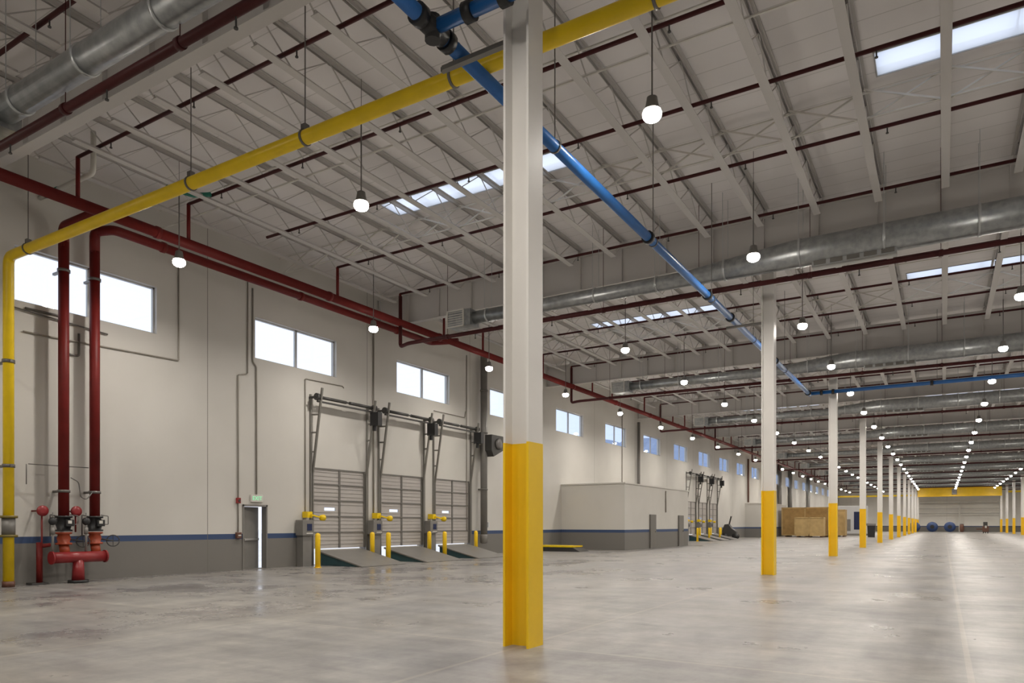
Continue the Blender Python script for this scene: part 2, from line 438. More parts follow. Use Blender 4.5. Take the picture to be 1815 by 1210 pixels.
for k in range(-1, NB):
    y = CY + BAY * k
    g = MB(); x0, x1 = WX + .02, RX - .02
    g.box(x0, x1, y - .12, y + .12, GZ0, GZ0 + .03).box(x0, x1, y - .12, y + .12, GZ1 - .03, GZ1).box(x0, x1, y - .012, y + .012, GZ0 + .03, GZ1 - .03)
    for q in range(0, 29): 
        xx = x0 + .1 + q * 1.51
        g.box(xx - .01, xx + .01, y - .11, y + .11, GZ0 + .03, GZ1 - .03)
    tag(g.build('roof_girder', M['steel']), 'deep off-white roof girder across the hall, %s from the viewer' % ORD[k + 2], 'girder', 'roof girders')

# ------------------------------------------------------------------ joists
JZ0, JZ1 = 10.07, 10.84
def make_joist():
    t = thing('bar_joist', 'x', 'joist')
    L = BAY; a, b = .9, L - .9
    MB().box(-.09, .09, a, b, JZ0, JZ0 + .014).box(-.025, .025, a, b, JZ0 + .014, JZ0 + .08).build('bottom_chord', M['steel'], t)
    tp = MB()
    for s_ in (-1, 1):
        tp.box(s_ * .028, s_ * .095, .16, L - .16, JZ1 - .012, JZ1).box(s_ * .028, s_ * .036, .16, L - .16, JZ1 - .09, JZ1 - .012)
    tp.box(-.05, .05, .02, .30, GZ1, JZ1 - .09).box(-.05, .05, L - .30, L - .02, GZ1, JZ1 - .09)
    tp.build('top_chord', M['steel'], t)
    wb = MB(); n_ = 14; xs = [a + (b - a) * i / n_ for i in range(n_ + 1)]
    for i in range(n_):
        z0, z1 = (JZ0 + .03, JZ1 - .05) if i % 2 else (JZ1 - .05, JZ0 + .03)
        wb.bar((0, xs[i], z0), (0, xs[i + 1], z1), .02)
    wb.bar((0, .2, JZ1 - .06), (0, a, JZ0 + .03), .022).bar((0, L - .2, JZ1 - .06), (0, b, JZ0 + .03), .022)
    wb.build('web', M['steel'], t)
    return t
jp = make_joist(); used = False; JX = [-4.5 + 1.515 * q for q in range(-9, 15)]
for k in range(-1, NB - 1):
    ybase = CY + BAY * k
    for q, x in enumerate(JX):
        if k == -1 and x > -6.5: continue
        if pxx(x, ybase + BAY) > 1815 + 45 : continue
        j = copy_tree(jp) if used else jp
        used = True; j.location = (x, ybase, 0)
        bay = 'roof bay over the viewer' if k == -1 else '%s roof bay past the viewer' % ORD[k + 1]
        tag(j, 'roof bar joist, %s from the left wall, %s' % (ORD[q + 1], bay), 'joist', 'roof bar joists')

# cross bridging between joists
for k in range(0, 6):
    for wch, off in (('near', 4.9), ('far', 9.3)):
        y = CY + BAY * k + off
        xs = [WX + .1] + [x for x in JX if pxx(x, y) < 1900]
        t = thing('joist_bridging', 'thin angle bridging line between joists, %s one in the %s roof bay' % (wch, ORD[k + 1]), 'bracing', (0, y, 0), 'joist bridging lines')
        MB().bar((xs[0], 0, JZ0 + .1), (xs[-1], 0, JZ0 + .1), .03).bar((xs[0], 0, JZ1 - .14), (xs[-1], 0, JZ1 - .14), .03).build('horizontal_angle', M['white'], t)
        if wch == 'far':
            d = MB()
            for a, b in zip(xs, xs[1:]):
                d.bar((a, .04, JZ0 + .04), (b, .04, JZ1 - .06), .035).bar((a, -.04, JZ1 - .06), (b, -.04, JZ0 + .04), .035)
            d.build('cross_brace', M['white'], t)

# ------------------------------------------------------------------ sprinkler pipes
BZ = 10.23; MX, MZ = -17.6, 9.14
sy = [3.1] + [o_ + BAY * k for k in range(NB) for o_ in (6.34, 9.10, 12.0, 14.63, 17.58) if o_ + BAY * k < Y1 - 1]
for i, y in enumerate(sy):
    xe = 2.5
    while pxx(xe, y) < 1850 and xe < RX - 1: xe += .5
    t = thing('sprinkler_branch', 'thin dark red sprinkler branch pipe among joists, %s from the viewer' % ORD[i + 1] if i < 30 else 'thin dark red sprinkler branch pipe among the far joists, %s from the end wall' % ORD[len(sy) - i], 'pipe', (0, y, BZ), 'sprinkler branch pipes')
    MB().tube([(MX - .0, 0, 0), (xe, 0, 0)], .042, 10).build('pipe', M['darkred'], t)
    if i % 5 != 4 and i > 0:
        MB().tube([(MX, 0, MZ - BZ + .1), (MX, 0, 0)], .05, 10).build('riser_nipple', M['red'], t)
    if i < 14:
        x = -16.2; hp = None
        while x < xe:
            hp = rep(hp, lambda: MB().cyl((0, 0, -.15), (0, 0, -.04), .014, seg=8).cyl((0, 0, -.17), (0, 0, -.15), .03, seg=8).build('sprinkler_head', M['dark'], t), (x, 0, 0)); x += 3.03

def coupling_part(t, p, ax, r, m='red', name='coupling'):
    v = Vector(ax) * .06
    return MB().cyl(Vector(p) - v, Vector(p) + v, r * 1.28, seg=14).build(name, M[m], t)
def coupling(mb, p, ax, r):
    v = Vector(ax) * .06
    mb.cyl(Vector(p) - v, Vector(p) + v, r * 1.28, seg=14)
# main along the wall fed by riser one, and the shorter lower main of riser two
t = thing('sprinkler_main', 'long dark red sprinkler main along the top of the left wall', 'pipe')
MB().tube([(MX, 2.6, MZ), (MX, 152, MZ)], .135, 16).build('pipe', M['red'], t)
for q in range(0, 24): coupling_part(t, (MX, 5 + q * 6.1, MZ), (0, 1, 0), .122)
t = thing('sprinkler_main', 'shorter lower red main running beside the long main to the first cross pipe', 'pipe')
MB().tube([(-19.3, 10.41, 8.7), (-19.3, 10.41, 9.28), (-18.75, 10.6, 9.28), (-18.75, 24.2, 9.28), (-17.6, 24.6, 9.28)], .125, 16, .15).build('pipe', M['red'], t)
for q in range(3): coupling_part(t, (-18.75, 12 + q * 5, 9.28), (0, 1, 0), .115)
t = thing('sprinkler_main', 'short red pipe from the left riser across to the long wall main', 'pipe')
MB().tube([(-19.3, 9.63, 8.6), (-19.3, 9.63, 9.14), (MX, 9.63, 9.14)], .125, 16, .16).build('pipe', M['red'], t)
# cross mains under the ducts, one per bay
for k in range(NB):
    y = 6.1 + BAY * k
    xe = 4.0
    while pxx(xe, y) < 1860 and xe < RX - 1: xe += .5
    t = thing('cross_main', 'dark red cross main hung below the round duct, %s from the viewer' % ORD[k + 1], 'pipe', (0, y, 0), 'red cross mains')
    MB().tube([(MX, .25, MZ + 1.0), (MX, .25, 8.23), (MX + .6, 0, 8.23), (xe, 0, 8.23)], .07, 12, .15).build('pipe', M['darkred'], t)
    x = -15.2; h1 = h2 = None
    while x < xe and k < 6:
        h1 = rep(h1, lambda: MB().cyl((0, 0, 8.3), (0, 0, DZ), .008, seg=6).cyl((-.05, 0, 8.23), (.05, 0, 8.23), .088, seg=14).build('hanger', M['darkred'], t), (x, 0, 0))
        h2 = rep(h2, lambda: MB().cyl((0, 0, 8.02), (0, 0, 8.18), .014, seg=6).cyl((0, 0, 8.0), (0, 0, 8.02), .03, seg=8).build('sprinkler_head', M['dark'], t), (x + 1.2, 0, 0)); x += 3.03

# ------------------------------------------------------------------ round ducts, stepping down towards the left wall
def duct_at(x):
    f = min(1, max(0, (x + 6.5) / 3.0)); return .22 + .15 * f, 8.70 + .13 * f
for k in range(NB):
    y = 6.0 + BAY * k
    xe = 5.0
    while pxx(xe, y) < 1870 and xe < RX - 1: xe += .5
    t = thing('spiral_duct', 'round galvanised spiral duct across the hall, %s from the viewer' % ORD[k + 1], 'duct', (0, y, 0), 'round air ducts')
    db = MB(); rings = []
    for x in (-14.0, -10, -6.5, -3.5, xe):
        r, z = duct_at(x); rings.append([db.bm.verts.new((x, r * math.cos(2 * PI * q / 32), z + r * math.sin(2 * PI * q / 32))) for q in range(32)])
    for A, B in zip(rings, rings[1:]):
        for q in range(32): db.bm.faces.new((A[q], A[(q + 1) % 32], B[(q + 1) % 32], B[q])).smooth = True
    db.bm.faces.new(rings[0][::-1]); db.bm.faces.new(rings[-1])
    db.build('duct_body', M['duct'], t)
    x = -13.4
    while x < xe and k < 6:
        r, z = duct_at(x); cl = MB()
        cl.lathe([(r, -.03), (r + .02, -.03), (r + .02, .03), (r, .03)], (x, 0, z), 'x', 28)
        for s_ in (-1, 1): cl.cyl((x, s_ * (r + .01), z), (x, s_ * (r + .01), DZ), .008, seg=6)
        cl.build('hanger_ring', M['galv'], t)
        x += 2.02
    for gx in (-14.5, -3.0, 6.2):
        if gx > xe: continue
        if gx < -14:
            z = 8.70
            MB().box(gx - .40, gx + .55, -.30, .26, z - .30, z + .26).build('end_box', M['duct'], t)
            fr = MB(); fr.box(gx - .44, gx + .3, -.34, -.30, z - .32, z - .28).box(gx - .44, gx + .3, -.34, -.30, z + .24, z + .28).box(gx - .44, gx - .40, -.34, -.3, z - .3, z + .26).box(gx + .26, gx + .3, -.34, -.3, z - .3, z + .26)
            for q in range(6): fr.box(gx - .40, gx + .26, -.33, -.31, z - .22 + q * .08, z - .205 + q * .08)
            fr.build('grille', M['white'], t)
        else:
            r, z = duct_at(gx); z -= r + .08
            MB().box(gx, gx + 2.0, -.16, .16, z - .02, z + .16).build('grille_box', M['galv'], t)
            g = MB()
            for q in range(5): g.box(gx + .05 + q * .4, gx + .35 + q * .4, -.175, -.16, z + .01, z + .13)
            g.build('grille', M['stile'], t)

# ------------------------------------------------------------------ gas pipe
GX, GY, GZ, GR = -19.14, 8.3, 7.91, .115
t = thing('gas_pipe', 'yellow gas pipe rising at the left wall and crossing overhead', 'pipe')
MB().tube([(GX, GY, .12), (GX, GY, GZ), (4.5, GY, GZ)], GR, 18, .22).build('pipe', M['gasyellow'], t)
M['bronze'] = mat('flange_bronze', (.16, .12, .02), .4)
for z in (1.22, 1.68): MB().lathe([(GR, -.03), (.19, -.03), (.19, .03), (GR, .03)], (GX, GY, z)).build('flange', M['bronze'], t)
MB().cyl((GX, GY, 1.25), (GX, GY, 1.65), .14, seg=16).build('valve_body', M['grey'], t)
MB().cyl((GX, GY, 0), (GX, GY, .14), GR * 1.15, seg=16).build('foot', M['brown'], t)
for z in (2.9, 5.4): MB().box(WX, GX + .16, GY - .03, GY + .03, z - .03, z + .03).cyl((GX, GY, z - .04), (GX, GY, z + .04), GR + .02, seg=16).build('wall_bracket', M['rod'], t)
for x in (-18.2, -12.1, -9.05, -6.02, -2.99, .04, 3.0):
    h = MB(); h.cyl((x, GY, GZ + GR), (x, GY, JZ0 + .02), .011, seg=6).cyl((x - .02, GY, GZ), (x + .02, GY, GZ), GR + .02, seg=16).box(x - .05, x + .05, GY - .05, GY + .05, GZ + GR, GZ + GR + .10)
    h.build('hanger', M['rod'], t)
# ------------------------------------------------------------------ blue pipes
BX, BLZ, BR = -5.43, 7.67, .095
t = thing('water_pipe', 'long blue pipe running away beside the column row under the joists', 'pipe')
MB().tube([(BX, -3, BLZ), (BX, 36.3, BLZ)], BR, 16).build('pipe', M['blue'], t)
for y in (6.78, 7.34, 14.6, 19.1, 21.5, 28.1, 35.7): coupling_part(t, (BX, y, BLZ), (0, 1, 0), BR * 1.1, 'black')
MB().cyl((BX, 6.85, BLZ), (BX, 7.25, BLZ), .12, seg=16).cyl((BX, 7.05, BLZ - .16), (BX, 7.05, BLZ + .14), .10, seg=12).build('tee', M['black'], t)
for y in (3.2, 10.3, 14.9, 19.5, 24.5, 30.0):
    MB().cyl((BX, y, BLZ + BR), (BX, y, DZ), .01, seg=6).cyl((BX, y - .02, BLZ), (BX, y + .02, BLZ), BR + .015, seg=14).build('hanger', M['rod'], t)
for nm, y, xe in (('near blue branch pipe from the tee crossing right above the nearest column', 7.05, 4), ('far blue branch pipe turning right across the hall at the third column', 36.0, 14)):
    t = thing('water_pipe', nm, 'pipe')
    MB().tube([(BX + .1, y, BLZ), (xe, y, BLZ)], BR * .9, 14).build('pipe', M['blue'], t)
    for x in (BX + .55, BX + 1.05, BX + 5, BX + 10):
        if x < xe: coupling_part(t, (x, y, BLZ), (1, 0, 0), BR, 'black')
    for x in (BX + .8, BX + 5.2, BX + 8.2):
        if x < xe: MB().cyl((x, y, BLZ), (x, y, DZ), .01, seg=6).build('hanger', M['rod'], t)
for k in range(0, 2):
    y = CY + BAY * k
    t = thing('pipe_strut', 'grey steel strut holding the blue pipe off the %s column' % ORD[k + 1], 'bracket', (CX, y, 7.5))
    MB().box(-1.25, -.17, -.03, .03, 0, .06).box(-1.22, -.19, -.05, -.03, .0, .06).build('channel', M['grey'], t)
    MB().cyl((BX - CX, 0, .06), (BX - CX, 0, .3), .02, seg=8).build('stud', M['rod'], t)
# green-capped drain pipe and green valve up by the left wall
t = thing('drain_pipe', 'white roof drain pipe with green coupling crossing high at the left wall', 'pipe')
MB().tube([(WX + .02, 9.3, 9.86), (-17.3, 9.3, 9.86), (-17.3, 9.3, DZ)], .06, 12, .12).build('pipe', M['white'], t)
MB().cyl((-19.5, 9.3, 9.86), (-18.9, 9.3, 9.86), .075, seg=14).build('coupling', M['green'], t)
t = thing('drain_valve', 'dark green elbow fitting on the sprinkler branch above the yellow pipe', 'valve', (-16.9, 11.75, 10.16))
MB().tube([(-.15, -.75, 0), (.0, -.1, 0), (.45, .1, 0)], .06, 10, .1).build('valve_body', M['green'], t)

# ------------------------------------------------------------------ high bay lamps
def make_lamp():
    t = thing('high_bay_lamp', 'x', 'lamp')
    MB().lathe([(.05, .32), (.085, .30), (.10, .2), (.115, .14), (.145, .10), (.145, .085)], (0, 0, .0), seg=24).build('housing', M['grey'], t)
    MB().lathe([(.0005, -.085), (.07, -.08), (.12, -.055), (.152, -.01), (.156, .05), (.12, .10), (.0005, .10)], (0, 0, 0), seg=24).build('lens', M['lens'], t)
    MB().cyl((0, 0, .28), (0, 0, JZ0 - 8.17), .014, seg=8).cyl((0, 0, JZ0 - 8.17), (0, 0, DZ - 8.17), .006, seg=6).build('hanger_rod', M['rod'], t)
    l = bpy.data.lights.new('lamp_light', 'AREA'); l.shape = 'DISK'; l.size = .32; l.energy = LAMP_W; l.color = (1.0, .94, .86); l.spread = math.radians(165)
    lo = bpy.data.objects.new('lamp_light', l); COL.objects.link(lo); lo.parent = t; lo.location = (0, 0, -.10)
    return t
lp = make_lamp(); used = False
LX = [-16.7, -10.45, -4.07, 1.95, 8.0, 14.2]
RN = ['in the row by the left wall', 'in the second row from the left wall', 'along the left column row', 'in the row right of the left columns', 'in the fifth row from the left wall', 'in the rightmost row']
for r, x in enumerate(LX):
    for k in range(-2, 22):
        y = 11.12 + 7.25 * k
        if (x > 9 and k < 2) or (x > 0 and k < -1): continue
        o = copy_tree(lp) if used else lp
        used = True; o.location = (x, y, 8.17)
        tag(o, 'lit high bay lamp %s, %s from the viewer' % (RN[r], ORD[k + 3]), 'lamp', 'high bay lamps')

# ------------------------------------------------------------------ standpipe at the left
SX = -19.3
t = thing('standpipe', 'red fire standpipe with two risers and valves at the left wall', 'standpipe')
h = MB(); h.cyl((-19.05, 9.22, .66), (-19.05, 10.56, .66), .14, seg=20)
h.cyl((-19.05, 9.20, .66), (-19.05, 9.24, .66), .165, seg=20).cyl((-19.05, 10.52, .66), (-19.05, 10.56, .66), .165, seg=20)
h.build('header', M['redbright'], t)
MB().cyl((-19.05, 9.86, .06), (-19.05, 9.86, .60), .15, .125, seg=20).build('stem', M['redbright'], t)
MB().lathe([(.14, 0), (.24, 0), (.24, .07), (.14, .07)], (-19.05, 9.86, 0)).build('foot_flange', M['black'], t)
for y in (9.63, 10.41):
    r = MB(); r.cyl((SX, y, 1.72), (SX, y, 8.75), .125, seg=20).build('riser', M['red'], t)
    v = MB(); v.cyl((SX + .08, y, .72), (SX, y, 1.0), .115, seg=16)
    v.lathe([(.1, 0), (.19, 0), (.19, .04), (.13, .06), (.16, .16), (.13, .26), (.19, .28), (.19, .32), (.1, .32)], (SX, y, .98))
    v.build('gate_valve', M['orange'], t)
    k = MB(); k.lathe([(.1, 0), (.2, 0), (.2, .04), (.15, .05), (.19, .2), (.15, .34), (.2, .35), (.2, .40), (.1, .40)], (SX, y, 1.32)).box(SX + .12, SX + .27, y - .07, y + .12, 1.45, 1.62)
    k.build('check_valve', M['black'], t)
    MB().box(SX + .27, SX + .28, y - .03, y + .06, 1.52, 1.60).build('valve_plate', M['white'], t)
    hw = MB(); cx, cy, cz = SX + .12, y + .42, 1.06; R_ = .15
    P_ = [(cx + R_ * math.cos(a) * .49, cy + R_ * math.cos(a) * .87, cz + R_ * math.sin(a)) for a in [2 * PI * q / 20 for q in range(21)]]
    hw.tube(P_, .014, 6, .001)
    for q in range(0, 20, 5): hw.cyl((cx, cy, cz), P_[q], .009, seg=6)
    hw.cyl((SX, y + .1, 1.12), (cx, cy, cz), .02, seg=8)
    hw.build('handwheel', M['dark'], t)
    tr = MB(); tr.tube([(SX + .1, y + .12, 1.5), (SX + .1, y + .3, 1.5), (SX + .1, y + .3, 1.72), (SX + .05, y + .13, 1.75)], .012, 6)
    tr.tube([(SX - .05, y - .12, 1.7), (SX - .05, y - .30, 1.75), (SX - .05, y - .30, 1.2)], .018, 6)
    tr.build('trim_pipe', M['rod'], t)
    for z in (2.35, 8.0): MB().box(WX, SX, y - .03, y + .03, z - .03, z + .03).cyl((SX, y, z - .035), (SX, y, z + .035), .15, seg=16).build('wall_bracket', M['rod'], t)
for y, nm in ((9.12, 'left'), (9.93, 'right')):
    a = thing('alarm_bell', 'round red water alarm bell on a stem, %s one by the standpipe' % nm, 'alarm bell', (-19.35, y, 0))
    MB().lathe([(.02, .0), (.10, .01), (.135, .05), (.135, .09), (.05, .10)], (0, 0, 1.84), 'x').build('gong', M['redbright'], a)
    MB().cyl((.03, 0, .0) if nm == 'left' else (.03, 0, 1.30), (.03, 0, 1.74), .022, seg=8).box(-.45, .02, -.02, .02, 1.82, 1.86).build('stem', M['red'], a)
    g = thing('pressure_switch', 'black round pressure switch, %s one above the red header' % nm, 'gauge', (-19.1, y + .12, 0))
    MB().lathe([(.02, 0), (.08, .01), (.105, .06), (.08, .12), (.02, .13)], (0, 0, 1.58), 'x').build('switch_body', M['black'], g)
    MB().cyl((.06, 0, .80), (.06, 0, 1.47), .03, seg=8).cyl((.06, 0, 1.25), (.06, 0, 1.42), .05, seg=10).cyl((.06, 0, 1.68), (.06, 0, 1.8), .012, seg=6).build('stem', M['grey'], g)
t = thing('drain_riser', 'thick red drain pipe with floor foot left of the standpipe header', 'pipe')
MB().tube([(-19.3, 9.05, .04), (-19.3, 9.05, 1.05)], .065, 12).tube([(-19.3, 9.05, .95), (-19.3, 9.30, .98)], .05, 10).build('pipe', M['red'], t)
MB().box(-19.45, -19.15, 8.82, 9.2, 0, .05).build('foot', M['dark'], t)
t = thing('sensing_line', 'thin grey conduit hose looped between the two red risers', 'conduit')
MB().tube([(-19.4, 8.85, 3.0), (-19.4, 10.3, 3.0)], .012, 6).tube([(-19.2, 9.75, 2.7), (-19.2, 9.95, 2.6), (-19.2, 10.0, 2.2), (-19.2, 10.15, 2.15), (-19.2, 10.3, 2.35)], .014, 6, .08).tube([(-19.5, 8.85, 3.0), (-19.5, 8.85, 2.5)], .012, 6).build('hose', M['rod'], t)

# ------------------------------------------------------------------ wall conduits and fittings
def wallrun(name, label, cat, pts, r=.02, m='conduit', off=.03):
    o = MB().tube([(WX + off, y, z) for y, z in pts], r, 8, .06).build(name, M[m])
    return tag(o, label, cat)
wallrun('conduit', 'thin conduit running under the first window, joining the drop beside it', 'conduit', [(8.9, 6.35), (9.4, 6.35), (13.15, 6.45), (13.15, 9.4)], .022)
wallrun('conduit', 'short stepped pipe between the two red risers below the window', 'conduit', [(8.95, 6.95), (9.9, 6.95), (9.9, 6.0), (10.25, 6.0), (10.25, 6.6)], .03, 'rod')
wallrun('conduit', 'long thin bar below the first window crossing behind the risers', 'conduit', [(8.6, 6.9), (11.0, 6.75)], .02, 'rod', .06)
wallrun('fire_alarm_conduit', 'red-tinted conduit with an offset dropping to the alarm box left of the door', 'conduit', [(15.65, 9.6), (15.65, 6.5), (15.27, 6.4), (15.27, 1.25)], .02)
wallrun('conduit', 'conduit dropping from the roof to the exit sign over the door', 'conduit', [(15.85, 9.4), (15.85, 6.95), (16.0, 6.8), (16.0, 2.50)], .025)
wallrun('conduit', 'conduit with horizontal run below the second window near the first dock door', 'conduit', [(20.07, 6.75), (20.02, 6.82), (18.14, 6.78), (18.14, 1.95)], .02)
wallrun('conduit', 'conduit with horizontal run below the third window near the third dock door', 'conduit', [(28.25, 6.95), (28.2, 6.66), (25.75, 6.66)], .02)
wallrun('conduit', 'straight conduit between the second and third windows', 'conduit', [(21.75, 9.8), (21.75, 1.95)], .035)
wallrun('conduit', 'straight thin conduit right of the third window', 'conduit', [(28.35, 9.7), (28.35, 1.2)], .02)
wallrun('conduit', 'thin pale conduit dropping above the storage room roof', 'conduit', [(47.87, 9.6), (47.87, 4.0)], .04)
wallrun('drain_leader', 'thick dark pipe dropping behind the storage room', 'pipe', [(50.85, 9.2), (50.85, .3)], .11, 'stile', .15)
wallrun('drain_leader', 'reddish dark pipe dropping on the wall past the second dock group', 'pipe', [(86.07, 9.2), (86.07, 4.1)], .10, 'brown', .15)
for y, nm in ((104.0, 'nearer'), (112.0, 'middle'), (128.5, 'farther')):
    wallrun('drain_leader', 'dark grey vertical pipe between far windows, %s of three beyond the crates' % nm, 'pipe', [(y, 9.8), (y, .3)], .28, 'grey', .32)
t = thing('alarm_box', 'small red fire alarm box on conduit left of the door', 'alarm box', (WX, 15.27, 2.28))
MB().box(.0, .09, -.07, .07, -.09, .09).build('housing', M['redbright'], t, .01)
MB().cyl((.09, 0, 0), (.11, 0, 0), .04, seg=12).build('strobe', M['dark'], t)
t = thing('pull_station', 'dark red pull station at the blue stripe left of the door', 'alarm box', (WX, 15.27, 1.14))
MB().box(.0, .10, -.09, .09, -.10, .10).build('housing', M['brown'], t, .01)
MB().box(.10, .12, -.05, .05, -.02, .02).build('handle', M['white'], t)
t = thing('exit_sign', 'lit green exit sign on the wall above the grey door', 'exit sign', (WX, 16.0, 2.36))
MB().box(0, .07, -.24, .24, -.11, .13).build('housing', M['white'], t, .008)
fc = bpy.data.curves.new('lettering', 'FONT'); fc.body = 'EXIT'; fc.size = .19; fc.align_x = 'CENTER'; fc.align_y = 'CENTER'; fc.extrude = .003
ft = bpy.data.objects.new('lettering_curve', fc); COL.objects.link(ft); bpy.context.view_layer.update()
fo = bpy.data.objects.new('lettering', bpy.data.meshes.new_from_object(ft)); bpy.data.objects.remove(ft); COL.objects.link(fo); fo.parent = t; fo.location = (.075, 0, .01); fo.rotation_euler = (PI / 2, 0, PI / 2); fo.data.materials.clear(); fo.data.materials.append(M['glow'])

# vertical grey duct with its dark heater unit
t = thing('wall_duct', 'tall grey vertical duct on the wall right of the third dock door', 'duct', (-19.5, 29.45, 0))
MB().cyl((0, 0, .9), (0, 0, 9.9), .17, seg=20).build('duct_body', M['grey'], t)
b_ = MB()
for z in (3.2, 6.0, 8.1): b_.cyl((0, 0, z), (0, 0, z + .07), .20, seg=20)
b_.box(-.3, 0, -.08, .08, 3.2, 3.27)
b_.build('band', M['stile'], t)
MB().lathe([(.12, 0), (.19, .06), (.19, .40), (.17, .45)], (0, 0, .55)).build('end_cap', M['grey'], t)
MB().box(.12, .2, .1, .22, 1.35, 1.6).build('junction_box', M['equip'], t)
t = thing('exhaust_fan', 'dark hooded fan unit mounted high beside the vertical duct', 'fan', (-19.25, 29.55, 5.2))
MB().prism([(-.2, .72), (-.2, -.05), (.0, -.35), (.95, .05), (1.05, .45), (.85, .72)], 'x', -.28, .28).build('hood', M['dark'], t)
MB().lathe([(.10, 0), (.26, .0), (.28, .06), (.10, .07)], (.28, .4, .3), 'x').build('fan_guard', M['rod'], t)
MB().box(-.5, -.2, -.1, .1, .5, .62).build('bracket', M['rod'], t)

# exit door, left ajar to daylight
t = thing('door_1', 'grey steel exit door standing slightly open to daylight', 'door', (WX, 15.46, 0), kind='structure')
f = MB(); f.box(-.2, .03, 0, .05, 0, 2.16).box(-.2, .03, .95, 1.0, 0, 2.16).box(-.2, .03, 0, 1.0, 2.10, 2.16)
f.build('frame', M['grey'], t)
leaf = MB().box(-.045, 0, 0, .89, .01, 2.09).build('door_leaf', M['grey'], t); leaf.location = (-.10, .05, 0); leaf.rotation_euler = (0, 0, math.radians(15))
pb = MB().box(0.03, .07, .06, .82, .96, 1.03).box(0, .05, .06, .12, .95, 1.04).box(0, .05, .76, .82, .95, 1.04).build('push_bar', mat('push_bar_steel', (.5, .5, .5), .3, .8), leaf)
MB().box(-.28, .02, .02, .98, 0, .02).build('threshold', M['track'], t)

# ------------------------------------------------------------------ dock doors
def dock_set():
    out_ = []
    t = thing('dock_door', 'x', 'door')
    PB = .60                                    # foot of the panel above the raised leveler lip
    vis = (.62, 1.20, 2.02, 2.13)
    pm = panel_with_holes(.0, DW, PB, DH, [vis], lambda y, z: (-.02, y, z), lambda y, z: (-.07, y, z))
    pm.build('door_panel', M['doorpanel'], t)
    rb = MB()
    for s_ in range(5):
        for q in (.15, .3, .45):
            z = PB + .6 * s_ + q
            if 1.95 < z < 2.2: continue
            rb.box(-.02, -.008, .06, DW / 2 - .06, z - .012, z + .012).box(-.02, -.008, DW / 2 + .06, DW - .06, z - .012, z + .012)
    rb.build('panel_rib', M['rib'], t)
    st = MB()
    for z in [PB + .6 * q for q in range(1, 5)] + [DH - .03]: st.box(-.02, .012, 0, DW, z - .025, z + .025)
    for y in (.03, DW / 2, DW - .03): st.box(-.02, .016, y - .04, y + .04, PB, DH)
    st.build('stile', M['stile'], t)
    MB().box(-.05, -.04, vis[0], vis[1], vis[2], vis[3]).build('vision_pane', M['glass'], t)
    for s_, y in ((-1, -.02), (1, DW + .02)):
        k = MB()
        k.bar((.04, y + s_ * .08, 0), (.04, y + s_ * .08, 6.25), .07, .07)            # wall angle
        k.bar((.06, y, 0), (.06, y, 3.4), .06, .06).bar((.06, y, 3.4), (.55, y, 6.45 if s_ < 0 else 6.4), .07, .07)
        for z in (4.15, 4.85, 5.5, 6.12):
            x = .06 + .49 * (z - 3.4) / 3.05
            k.bar((.04, y + s_ * .08, z), (x, y, z), .05, .06)
        k.build('door_track', M['track'], t)
    sh = MB(); sh.cyl((.42, -.25, 6.12), (.42, DW + .2, 6.12), .03, seg=10).cyl((.42, .15, 6.12), (.42, 1.3, 6.12), .06, seg=12).cyl((.42, 1.5, 6.12), (.42, DW - .1, 6.12), .06, seg=12).box(.34, .40, -.1, DW + .1, 5.94, 6.0)
    sh.build('spring_shaft', M['dark'], t)
    for y in (-.15, DW + .1): MB().cyl((.42, y - .05, 6.12), (.42, y + .05, 6.12), .13, seg=16).box(.02, .42, y - .02, y + .02, 6.08, 6.16).build('cable_drum', M['dark'], t)
    MB().box(.30, .72, DW - .02, DW + .22, 5.42, 5.95).box(.4, .52, DW + .02, DW + .12, 5.22, 5.42).build('opener', M['black'], t)
    # leveler plate raised against the door
    l = thing('dock_leveler', 'x', 'dock leveler')
    a, b = .08, DW - .30
    MB().prism([(.15, .55), (.15, .50), (2.30, .0), (2.42, .012)], 'y', a, b).build('deck_plate', M['grey'], l)
    MB().prism([(.2, .0), (.2, .49), (2.15, .02), (2.15, 0)], 'y', a + .06, b - .06).build('toe_guard', M['teal'], l)
    MB().box(.10, .16, a + .1, b - .1, .52, .57).build('lip', M['white'], l)  # white colour stands in for the light caught along the lip edge
    # control box on its cabinet
    c = thing('dock_control_box', 'x', 'control box')
    MB().box(.05, .42, -.82, -.30, 1.10, 1.66).build('cabinet', M['grey'], c, .01)
    MB().box(.02, .34, -.74, -.34, 0, 1.10).build('post', M['grey'], c)
    MB().box(.42, .432, -.62, -.40, 1.28, 1.52).build('screen', M['navy'], c)
    MB().box(.42, .436, -.66, -.36, 1.16, 1.20).build('label_plate', M['white'], c)
    # swing light
    g = thing('dock_light', 'x', 'dock light')
    MB().box(.02, .40, -.38, -.32, 1.80, 1.86).bar((.40, -.35, 1.83), (.5, -.08, 1.76), .05).build('arm', M['gasyellow'], g)
    MB().lathe([(.04, -.1), (.10, -.08), (.12, .06), (.04, .09)], (.52, .02, 1.74), 'y', 14).build('lamp_head', M['gasyellow'], g)
    MB().box(.02, .3, -.48, -.26, 1.74, 1.96).build('bracket', M['gasyellow'], g)
    # bollards
    bl = []
    for x, y in ((1.3, -.95), (.42, DW - .02)):
        o = thing('bollard', 'x', 'bollard', (x, y, 0))
        MB().lathe([(.092, 0), (.092, 1.12), (.075, 1.17), (.02, 1.20)], (0, 0, 0), 'z', 16).build('post', M['yellow'], o)
        MB().lathe([(.13, 0), (.13, .02), (.075, .02)], (0, 0, 0), 'z', 16).build('base_plate', M['yellow'], o)
        bl.append(o)
    return [t, l, c, g] + bl
base = dock_set(); locs = [o.location.copy() for o in base]
